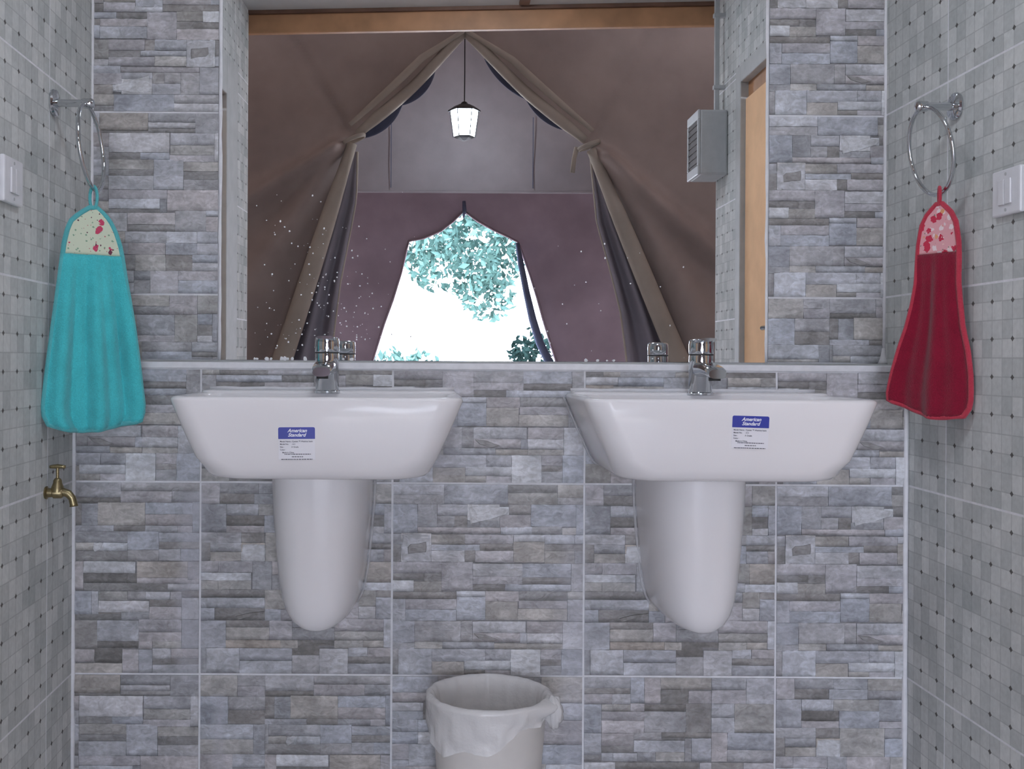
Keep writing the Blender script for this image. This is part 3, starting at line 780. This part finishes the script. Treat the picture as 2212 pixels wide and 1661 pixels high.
# ------------------------------------------------------------------ towel rings
def towel_ring(side, y, z, tilt, label):
    x = left_x(y) if side > 0 else right_x(y)
    root = empty('towel_ring', (x, y, z), WALL_L[2] if side > 0 else WALL_R[2]); tag(root, label, 'towel ring', 'chrome towel rings')
    q = side
    RX = Matrix.Rotation(PI/2*q, 4, 'Y')
    fl_ = MB(); fl_.lathe([(.026,.0005),(.027,.004),(.025,.008),(.014,.011),(.0,.0115)], 28, RX, True, False)
    autosmooth(fl_.build('flange', M['chrome'], root), 40)
    p = MB(); p.lathe([(.0085,.009),(.0075,.02),(.0075,.055),(.010,.058),(.0105,.074),(.008,.079),(.0,.080)], 20, RX, True, False)
    autosmooth(p.build('post', M['chrome'], root), 50)
    R = .0835; rg = MB()
    tl = Matrix.Translation((q*.067, 0, -.004)) @ Matrix.Rotation(tilt, 4, 'Y')
    rg.tube([tl @ Vector((0, R*math.sin(2*PI*k/64), -R + R*math.cos(2*PI*k/64))) for k in range(64)], .0042, 12, True)
    rg.build('ring', M['chrome'], root, smooth=True)
    hole = tl @ Vector((0, 0, -2*R))
    return root.matrix_basis @ Matrix.Rotation(0, 4, 'Z') @ hole, root
def world_hook(root_loc, rz, v): return Vector(root_loc) + Matrix.Rotation(rz, 3, 'Z') @ v
towel_ring(1, 2.085, 1.3995, -.10, 'chrome towel ring on the left wall, holding the teal towel')
towel_ring(-1, 2.030, 1.3890, -.20, 'chrome towel ring on the right wall, holding the red towel')

# ------------------------------------------------------------------ towels
def interp(tab, v):
    for (a, b), (c, d) in zip(tab, tab[1:]):
        if a <= v <= c: return b + (d-b)*(v-a)/(c-a)
    return tab[0][1] if v < tab[0][0] else tab[-1][1]
def make_towel(name, label, xc, yc, dirx, diry, hwtab, ctab, ztop, zcap, zbot_fn, nfold, amp, mats, loop_top, nrm):
    """hwtab / ctab: half width and centre offset (metres along the direction) against height"""
    root = empty(name, (xc, yc, ztop)); tag(root, label, 'towel')
    D = Vector((dirx, diry, 0)); N = Vector(nrm)
    def pt(u, z):
        h = interp(hwtab, -z); c = interp(ctab, -z)
        s_ = (u*2-1)
        k = min(1, max(0, (-z-.07)/.2))
        f = amp*k*(math.sin(s_*nfold + .6) + .45*math.sin(s_*nfold*2.3 + 1.7 + z*4)) + .10*amp*math.sin(z*31 + s_*3)
        return D*(c + h*s_) + Vector((0,0,z)) + N*f
    cap = MB(); cap.grid(lambda u, v: pt(u, -.004 - (zcap-.004)*v), 18, 14)
    cap.build('printed_yoke', mats[1], root, smooth=True, solid=.005)
    body = MB(); body.grid(lambda u, v: pt(u, -zcap + (zbot_fn(u)+zcap)*v), 48, 40)
    body.build('terry_body', mats[0], root, smooth=True, solid=.009)
    pp = [pt(0, -.002 - (zcap-.002)*k/10) for k in range(10)]
    pp += [pt(0, -zcap + (zbot_fn(0)+zcap)*k/20) for k in range(21)]
    pp += [pt(k/24, zbot_fn(k/24)) for k in range(1, 25)]
    pp += [pt(1, -zcap + (zbot_fn(1)+zcap)*k/20) for k in range(19, -1, -1)]
    pp += [pt(1, -.002 - (zcap-.002)*k/10) for k in range(9, -1, -1)]
    e = MB(); e.tube(pp, .0052, 8, True); e.build('binding', mats[2], root, smooth=True)
    l = MB(); n = 24
    l.tube([Vector((0,0,-.004)) + Vector((D.normalized().x*.006*math.sin(2*PI*k/n), D.normalized().y*.006*math.sin(2*PI*k/n), (loop_top+.004)*(.5-.5*math.cos(2*PI*k/n)))) + N*.006*math.sin(2*PI*k/n) for k in range(n)], .0032, 8, True)
    l.build('hanging_loop', mats[2], root, smooth=True)
    return root
# teal: heights below the top of the yoke (pixels / 1113)
k1 = 1/1327.0
hwL = [(0,.004),(.006,14*k1),(.013,25*k1),(.027,41*k1),(.045,51*k1),(.072,60*k1),(.094,64*k1),(.14,71*k1),(.23,86*k1),(.32,99*k1),(.392,108*k1),(.415,104*k1),(.432,86*k1),(.44,70*k1)]
cL = [(0,0),(.03,-5*k1),(.09,-1*k1),(.2,2*k1),(.44,4*k1)]
def zbL(u): return -.432 + .010*abs(2*u-1)**3*1.0 - .004*math.sin(u*5)
make_towel('hand_towel', 'teal terry hand towel with a cream butterfly-print yoke, hanging on the left', -.672, 2.075, 1.0, .6, hwL, cL,
           1.195, .094, zbL, 7.0, .0125, (M['teal'], M['butterfly'], M['teal_bind']), .040, (.45,-.9,0))
k2 = 1/2173.0
hwR = [(0,.002),(.008,12*k2),(.018,24*k2),(.04,36*k2),(.075,42*k2),(.10,43*k2),(.15,43*k2),(.19,48*k2),(.235,56*k2),(.28,69*k2),(.325,79*k2),(.365,84*k2),(.39,80*k2),(.405,66*k2),(.42,40*k2)]
cR = [(0,0),(.1,-2*k2),(.2,-6*k2),(.28,-12*k2),(.36,-21*k2),(.42,-23*k2)]
def zbR(u): return -.375 - .034*math.sin(min(1, u*1.12)*PI*.62) + .006*u
make_towel('hand_towel', 'crimson terry hand towel with a pink floral-print yoke, hanging on the right', .946, 2.010, 1.0, -2.0, hwR, cR,
           1.202, .095, zbR, 5.0, .0060, (M['red'], M['floral'], M['red_bind']), .030, (-.894,-.447,0))

# ------------------------------------------------------------------ wall switches
def make_switch(side, y, z, label):
    x = left_x(y) if side > 0 else right_x(y); q = side
    root = empty('light_switch', (x, y, z), WALL_L[2] if side > 0 else WALL_R[2]); tag(root, label, 'switch', 'white wall switches')
    m = MB(); m.box(min(0, q*.010), max(0, q*.010), -.045, .045, -.040, .040); m.build('face_plate', M['white_plastic'], root, bevel=.003)
    for dy in (-.0105, .0105):
        r = MB(); r.box(min(q*.010, q*.0135), max(q*.010, q*.0135), dy-.0095, dy+.0095, -.022, .022)
        r.build('rocker', M['white_plastic'], root, bevel=.0015)
    for dz in (-.031, .031):
        s = MB(); s.lathe([(.003,.0095),(.003,.0108),(.0,.0108)], 12, Matrix.Translation((0,0,dz)) @ Matrix.Rotation(PI/2*q, 4, 'Y'), True, False); s.build('screw', M['grey_plastic'], root)
    return root
make_switch(1, 1.852, 1.207, 'white double rocker switch on the left wall')
make_switch(-1, 1.838, 1.196, 'white double rocker switch on the right wall')

# ------------------------------------------------------------------ brass tap
ty = 2.055
tap = empty('brass_tap', (left_x(ty), ty, .640), WALL_L[2]); tag(tap, 'small old brass garden tap low on the left wall', 'tap')
RX = Matrix.Rotation(PI/2, 4, 'Y')
m = MB(); m.lathe([(.012,0),(.013,.003),(.009,.005),(.0085,.014),(.011,.016),(.011,.030),(.0085,.034),(.0,.034)], 16, RX); autosmooth(m.build('body', M['brass'], tap), 40)
m = MB(); m.tube([(.020,0,.0),(.034,0,.002),(.044,0,-.002),(.051,0,-.010),(.054,0,-.022),(.0545,0,-.026)], [.0088,.0082,.0078,.0074,.0074,.0084], 14); m.build('spout', M['brass'], tap, smooth=True)
m = MB(); m.lathe([(.0125,.0),(.0115,.010),(.0085,.017),(.008,.022),(.0062,.025),(.003,.027),(.003,.046)], 14, Matrix.Translation((.023,0,.002))); autosmooth(m.build('bonnet', M['brass'], tap), 40)
m = MB(); m.tube([(.008,0,.050),(.014,0,.0505),(.023,0,.051),(.032,0,.0505),(.038,0,.050)], [.0030,.0036,.0044,.0036,.0030], 10); m.build('tee_handle', M['brass'], tap, smooth=True)

# ------------------------------------------------------------------ waste bin with bag
bx0, by0 = .104, 2.075
waste = empty('waste_bin', (bx0, by0, 0)); tag(waste, 'cream plastic waste bin lined with a clear bag on the floor between the basins', 'waste bin')
m = MB(); m.lathe([(.092,.0),(.094,.004),(.112,.236),(.117,.240),(.119,.246),(.116,.250),(.111,.247),(.108,.236),(.091,.008),(.0,.008)], 48, None, True, False)
autosmooth(m.build('bucket', M['bin_plastic'], waste), 50)
def bag(v, a):
    fold = .0025*math.sin(a*11 + v*9) + .0018*math.sin(a*23 - v*7) + .002*math.sin(a*5)
    kn = math.exp(-((math.atan2(math.sin(a+.45), math.cos(a+.45)))/.28)**2)
    hem = .060 + .016*math.sin(a*2 - .6) + .008*math.sin(a*7) - .02*math.cos(a)
    if v < .45:                          # inside
        t = v/.45; z = .06 + (.252-.06)*t; r = .083 + .0175*t + .008*t**6 + fold*.5*(.5+t)
    elif v < .55:
        t = (v-.45)/.10; z = .252 + .004*math.sin(t*PI); r = .110 + .0115*t + fold*.4
    else:
        t = (v-.55)/.45; z = .252 - hem*t; r = .1215 - .006*t + .0012 + abs(fold)*(.4+t) + kn*.020*math.sin(PI*min(1, t*1.1+.15))
    return (r*math.cos(a), r*math.sin(a), z)
m = MB(); m.loft([[bag(j/36, 2*PI*k/96) for k in range(96)] for j in range(37)], False, False)
lin = m.build('bag_liner', M['film'], waste, smooth=True); lin['label'] = 'thin clear plastic bag folded over the rim'
m = MB(); rings = []
for j in range(11):
    ph = PI*j/10
    ring = []
    for k in range(20):
        a = 2*PI*k/20; q = Vector((math.cos(a)*math.sin(ph), math.sin(a)*math.sin(ph), math.cos(ph)))
        rr_ = 1 + .30*noise.noise(q*2.6) + .12*math.sin(a*6)*math.sin(ph)
        ring.append((.122 + .017*q.x*rr_, -.045 + .022*q.y*rr_, .229 + .030*q.z*rr_))
    rings.append(ring)
m.loft(rings)
m.build('knot', M['film'], waste, smooth=True)

# ------------------------------------------------------------------ things on the right wall seen only in the mirror
yb = 1.035
hb = empty('wall_heater', (right_x(yb), yb, 1.655), WALL_R[2]); tag(hb, 'pale grey box with a dark grille high on the right wall, in the mirror', 'heater')
m = MB(); m.box(-.098, 0, -.165, 0, -.112, .112); m.build('casing', M['grey_plastic'], hb, bevel=.008)
m = MB(); m.box(-.104, -.094, -.165, 0, -.112, -.080); m.box(-.104, -.094, -.165, 0, .080, .112); m.box(-.104, -.094, -.165, -.150, -.08, .08); m.box(-.104, -.094, -.015, 0, -.08, .08)
m.build('front_frame', M['grey_plastic'], hb, bevel=.003)
m = MB(); m.box(-.0995, -.097, -.152, -.013, -.082, .082); m.build('grille_panel', M['grille'], hb)
for k in range(7):
    m = MB(); z = -.066 + k*.022; m.box(-.1025, -.0985, -.150, -.015, z-.0025, z+.0025); m.build('grille_slat', M['grille'], hb)
yc_ = .985
cd = empty('cable_conduit', (right_x(yc_), yc_, 1.767), WALL_R[2]); tag(cd, 'pale vertical cable conduit rising from the grilled box to the ceiling', 'conduit')
m = MB(); m.box(-.036, -.020, -.008, .008, 0, .415); m.build('duct', M['grey_plastic'], cd, bevel=.002)
for z in (.08, .33):
    m = MB(); m.box(-.040, 0, -.010, .010, z, z+.014); m.build('clip', M['grey_plastic'], cd, bevel=.001)

# ------------------------------------------------------------------ the tent behind the camera (seen in the mirror)
TY = -.35
def cz(px, py, Y):     # a point of the reflected view at depth Y -> x, z
    s = F/(2*YUP - Y); return ((px-945)/s, .9 + (778-py)/s)
tent = empty('canvas_tent', (0, TY, 0)); tag(tent, 'brown canvas tent with tied-back door flaps, seen in the mirror', 'tent')
tent_inv = Vector((0, -TY, 0))
def tp(x, y, z): return (x, y - TY, z)
apex = cz(1000, 72, TY); tieL = cz(764, 300, TY); tieR = cz(1267, 311, TY)
footL = cz(470, 1188, TY); footR = cz(1652, 1188, TY)
def panel(side):
    tie, foot = (tieL, footL) if side < 0 else (tieR, footR)
    xo = -1.75 if side < 0 else 2.05
    def edge(v):           # v 0..1 from apex to foot through the tie
        if v < .35:
            t = v/.35; return (apex[0]+(tie[0]-apex[0])*t, apex[1]+(tie[1]-apex[1])*t - .012*math.sin(PI*t))
        t = (v-.35)/.65; return (tie[0]+(foot[0]-tie[0])*t, tie[1]+(foot[1]-tie[1])*t)
    # folds pulled from the tie: direction, width in metres, height
    ridges = [((-.215,-.130), .038, .120), ((-.195,-.270), .055, .100), ((-.120,-.300), .050, -.100), ((-.14,.22), .018, -.022)] if side < 0 else \
             [((.27,-.235), .038, .120), ((.20,-.30), .055, .100), ((.15,-.36), .050, -.100), ((.10,.20), .018, -.018)]
    ridges = [(Vector(d).normalized(), w, a) for d, w, a in ridges]
    def fn(u, v):
        ex, ez = edge(v)
        oz = 2.95*(1-v)
        x = ex + (xo-ex)*u; z = ez + (oz-ez)*u**1.0
        th = math.atan2(z-tie[1], x-tie[0]); r = math.hypot(x-tie[0], z-tie[1])
        y = TY
        q = Vector((x-tie[0], z-tie[1]))
        for d, w, a in ridges:
            al = q.dot(d); pe = q.x*d.y - q.y*d.x
            if al > 0: y += a*math.exp(-(pe/(w*(1+.7*al)))**2)*min(1, al/.10)*math.exp(-al/1.6)
        y += .012*noise.noise(Vector((x*2.5, z*2.5, 3.0)))
        # pulled back slightly toward the tie
        y -= .05*math.exp(-r/.25)
        return tp(x, y, z)
    m = MB(); m.grid(fn, 120, 140)
    o = m.build('partition_panel', M['canvas'], tent, smooth=True)
    # band of rolled canvas along the edge: upper and lower length
    for (v0, v1, r0, r1, off) in ((.0, .34, .022, .030, .02), (.36, 1.0, .036, .060, .02)):
        mm = MB(); pts = []; rad = []
        for k in range(15):
            t = k/14; ex, ez = edge(v0+(v1-v0)*t)
            pts.append(tp(ex - side*.012*math.sin(PI*t), TY + off + .01*math.sin(t*9), ez)); rad.append((r0+(r1-r0)*t)*(1-.35*math.exp(-((t if v0 > 0 else 1-t)/.12)**2)))
        mm.tube(pts, rad, 14, False, .75); mm.build('flap_roll', M['canvas_roll'], tent, smooth=True)
    # second slimmer roll outside the first
    mm = MB(); pts = []
    for k in range(13):
        t = k/12; ex, ez = edge(.34*t); pts.append(tp(ex + side*.034*min(1, t*3), TY+.045, ez+.040*min(1, t*3)))
    mm.tube(pts, [.010+.008*math.sin(PI*k/12) for k in range(13)], 10); mm.build('flap_roll', M['canvas_roll'], tent, smooth=True)
    # tie strap
    mm = MB(); mm.tube([tp(tie[0]+.05*math.cos(a), TY+.03+.045*math.sin(a), tie[1]-.012+.02*math.cos(a)) for a in [2*PI*k/24 for k in range(24)]], .010, 8, True, .5)
    mm.build('tie_strap', M['canvas_roll'], tent, smooth=True)
    if side > 0:
        mm = MB(); xs, zs = cz(1241, 320, TY); mm.tube([tp(xs, TY+.03, zs), tp(xs-.012, TY+.035, zs-.05), tp(xs-.02, TY+.03, zs-.12)], .011, 8, False, .4); mm.build('strap_end', M['canvas_roll'], tent, smooth=True)
    # net curtain gathered behind the roll
    hem = [(770,330),(768,430),(756,500),(735,610),(722,720),(712,800),(700,1000),(690,1188)] if side < 0 else [(1272,330),(1287,480),(1310,560),(1338,670),(1352,780),(1362,900),(1372,1040),(1380,1188)]
    hem = [cz(a, b_, TY-.07) for a, b_ in hem]
    def cf(u, v):
        hz = hem[0][1] + (hem[-1][1]-hem[0][1])*v
        hx = interp([(-b_, a) for a, b_ in hem], -hz)
        ex, ez = edge(.35 + .65*v)
        x = hx + (ex + side*.02 - hx)*u
        return tp(x, TY-.07 + .028*math.sin(u*13 + v*1.5)*min(1, v*3), hz)
    mm = MB(); mm.grid(cf, 40, 40); mm.build('net_curtain', M['net'], tent, smooth=True, solid=.004)
    mm = MB(); mm.tube([cf(0, k/30) for k in range(31)], .006, 6); mm.build('curtain_hem', M['canvas_roll'], tent, smooth=True)
    # dark blue lining drooping inside the upper roll
    mm = MB()
    segs = ((.30,.66),(.60,1.0)) if side < 0 else ((.18,.58),(.52,.86))
    for a0, a1 in segs:
        def lf(u, v, a0=a0, a1=a1):
            ex, ez = edge((a0+(a1-a0)*u)*.34); dp = (.042 if side < 0 else .030)*math.sin(PI*u)**.7*v
            return tp(ex - side*dp*.75 - side*.012, TY-.005, ez - dp*.85 - .012)
        q = MB(); q.grid(lf, 16, 4); mm.add(q.v, q.f)
    mm.build('blue_lining', M['blue_cloth'], tent, smooth=True, solid=.004)
panel(-1); panel(1)
# gable panel with its hem, further in
GY = -1.20
g0 = cz(700, 415, GY); 
m = MB(); m.grid(lambda u, v: tp(-1.75 + 3.8*u, GY + .015*noise.noise(Vector((u*9, v*5, 0))), g0[1] + (3.05-g0[1])*v), 40, 16); m.build('gable_panel', M['canvas_gable'], tent, smooth=True)
m = MB(); m.tube([tp(-1.75+3.8*k/20, GY+.004, g0[1]) for k in range(21)], .007, 6); m.build('gable_hem', M['canvas_gable'], tent, smooth=True)
for px in (843, 1148):
    xs, _ = cz(px, 400, GY); m = MB(); m.box(xs-.002, xs+.002, GY-TY+.016, GY-TY+.021, g0[1]+.02, cz(px, 255, GY)[1]); m.build('gable_seam', M['blue_cloth'], tent)
# front wall of the tent with the open doorway
FY = -2.20
doorL = [(1000,456),(978,478),(950,500),(915,515),(882,522),(876,545),(866,590),(848,650),(830,700),(806,778),(770,900),(715,1078)]
doorR = [(1000,456),(1030,478),(1062,496),(1092,510),(1116,522),(1126,545),(1142,590),(1158,640),(1172,690),(1200,778),(1236,900),(1275,1078)]
for side, lst in ((-1, doorL), (1, doorR)):
    ed = [cz(a, b_, FY) for a, b_ in lst]; xo = -1.75 if side < 0 else 2.05; n = len(ed)-1
    def ff(u, v):
        i = min(n-1, int(v*n)); t = v*n-i
        ex = ed[i][0] + (ed[i+1][0]-ed[i][0])*t; ez = ed[i][1] + (ed[i+1][1]-ed[i][1])*t
        oz = 3.0*(1-v)
        x = ex + (xo-ex)*u; z = ez + (oz-ez)*u
        return tp(x, FY + .03*math.sin(x*9 + z*2)*u*(1-u) + .015*noise.noise(Vector((x*3, z*3, 5))), max(0, z))
    m = MB(); m.grid(ff, 40, 55); m.build('front_wall', M['canvas_far'], tent, smooth=True)
    m = MB(); m.tube([tp(x, FY+.012, z) for x, z in ed], .008, 6); m.build('doorway_hem', M['canvas_far'], tent, smooth=True)
# fill above the doorway apex
ax, az = cz(1000, 456, FY)
m = MB(); m.add([tp(-1.75, FY, 3.0), tp(2.05, FY, 3.0), tp(ax, FY-.001, az), tp(-1.75,FY,3.4), tp(2.05,FY,3.4)], [(0,2,1),(3,0,1,4)]); m.build('front_gable', M['canvas_far'], tent)
# loose rolled door flap on the right of the doorway
fp = [(1116,524,.012),(1124,570,.020),(1136,630,.022),(1150,690,.026),(1166,740,.026),(1190,790,.028),(1225,900,.03),(1262,1060,.03)]
m = MB(); m.tube([tp(*(lambda q: (q[0], FY+.05, q[1]))(cz(a, b_, FY+.05))) for a, b_, r in fp], [r for a, b_, r in fp], 10, False, .6); m.build('door_flap', M['blue_cloth'], tent, smooth=True)
# toggle cord at the doorway apex
m = MB(); m.tube([tp(ax, FY+.03, az+.06), tp(ax+.004, FY+.03, az), tp(ax-.002, FY+.03, az-.05)], [.010,.014,.005], 8); m.build('toggle_cord', M['blue_cloth'], tent, smooth=True)
# dark box and flap at the foot of the tent wall inside
# sides and roof
for xs, yc2 in ((-1.75, .78), (2.05, .92)):
    m = MB(); m.grid(lambda u, v: tp(xs, FY + (yc2-FY)*u, 3.0*v), 12, 8); m.build('side_wall', M['canvas_roof'], tent)
m = MB(); m.grid(lambda u, v: tp(-1.75 + 3.8*u, FY + (.92-FY)*v, 3.0+.4*math.sin(PI*u)), 12, 12); m.build('roof', M['canvas_roof'], tent)
m = MB(); m.box(-1.75, -.78, .74-TY, .80-TY, 0, 3.0); m.box(1.04, 2.05, .88-TY, .94-TY, 0, 3.0); m.box(-.9, 1.1, .74-TY, .78-TY, 2.2, 3.4); m.build('end_wall', M['canvas'], tent)

# ------------------------------------------------------------------ lantern
LY = -.60
lx, lz = cz(1000, 268, LY)
lan = empty('hanging_lantern', (lx, LY, lz)); tag(lan, 'lit glass lantern hanging on a cord in the tent, seen in the mirror', 'lantern')
m = MB(); m.tube([(0,0,.10),(.001,0,.25),(0,0,.55),(0,0,.95)], .0028, 6); m.build('cord', M['black_metal'], lan)
m = MB(); m.lathe([(.082,.060),(.080,.067),(.048,.088),(.022,.094),(.012,.108),(.0,.110)], 6, None, True, False); m.build('cap', M['black_metal'], lan)
m = MB(); m.lathe([(.034,-.070),(.050,-.066),(.067,.050),(.066,.060)], 6); m.build('glass_body', M['lamp_glow'], lan)
for k in range(6):
    a = 2*PI*k/6; m = MB(); m.tube([(.053*math.cos(a), .053*math.sin(a), -.068), (.070*math.cos(a), .070*math.sin(a), .060)], .0028, 6); m.build('frame_bar', M['black_metal'], lan)
m = MB(); m.lathe([(.0,-.086),(.012,-.084),(.040,-.074),(.052,-.068),(.052,-.064)], 6, None, False, True); m.build('base', M['black_metal'], lan)

# ------------------------------------------------------------------ outside
gr = MB(); gr.box(-30, 30, -45, -2.31, -.15, -.02); struct(gr.build('ground', M['ground']), 'pale sunlit ground outside the tent')
def leaf_cloud(mb, c, rad, n, size, seed):
    rr = random.Random(seed)
    for _ in range(n):
        while True:
            p = Vector((rr.uniform(-1,1), rr.uniform(-1,1), rr.uniform(-1,1)))
            if p.length < 1: break
        if noise.noise(Vector((p.x*2.2+seed, p.y*2.2, p.z*2.2))) < -.08: continue
        p = Vector((c[0]+p.x*rad[0], c[1]+p.y*rad[1], c[2]+p.z*rad[2]))
        a = Vector((rr.uniform(-1,1), rr.uniform(-1,1), rr.uniform(-1,1))).normalized()
        b_ = a.cross(Vector((rr.uniform(-1,1), rr.uniform(-1,1), rr.uniform(-1,1)))).normalized()
        s = size*rr.uniform(.6,1.4)
        mb.add([p-a*s, p+b_*s*.45, p+a*s, p-b_*s*.45], [(0,1,2,3)])
tree = empty('tree', (3.1, -9.5, 0)); tag(tree, 'leafy tree outside the open tent doorway, seen in the mirror', 'tree')
m = MB(); m.tube([(0,0,-.1),(.05,0,1.2),(-.2,.1,2.6),(-.9,.2,3.3),(-1.9,.1,3.3),(-2.7,.0,2.9)], [.16,.13,.11,.08,.05,.02], 10); m.build('trunk', M['bark'], tree, smooth=True)
m = MB(); leaf_cloud(m, (-2.75, 0, 2.55), (.95,.9,.85), 4600, .062, 4); leaf_cloud(m, (-1.6,.2,3.5), (1.7,1.0,.9), 6000, .062, 9); leaf_cloud(m, (-2.45, .1, 1.75), (.40,.4,.35), 520, .06, 5)
o = m.build('foliage', M['leaf'], tree); o['kind'] = 'stuff'
def bush(x, y, r, n, seed, label, mat):
    b_ = empty('bush', (x, y, 0)); tag(b_, label, 'bush')
    m = MB(); leaf_cloud(m, (0,0,r[2]*.92), r, n, .05, seed); o = m.build('foliage', mat, b_); o['kind'] = 'stuff'
    m = MB()
    for k in range(5): m.tube([(0,0,-.03),(.1*math.cos(k*1.3)*r[0],.1*math.sin(k*1.3),r[2]*.6),(.5*math.cos(k*1.3)*r[0],.4*math.sin(k*1.3)*r[1],r[2]*1.2)], [.02,.014,.006], 6)
    m.build('stems', M['bark'], b_)
bush(-.40, -6.5, (.62,.5,.545), 1900, 12, 'low green bush left of the tent doorway, seen in the mirror', M['leaf'])
bush(1.06, -6.8, (.36,.4,.66), 1900, 14, 'dark green bush right of the tent doorway, seen in the mirror', M['leaf_dark'])
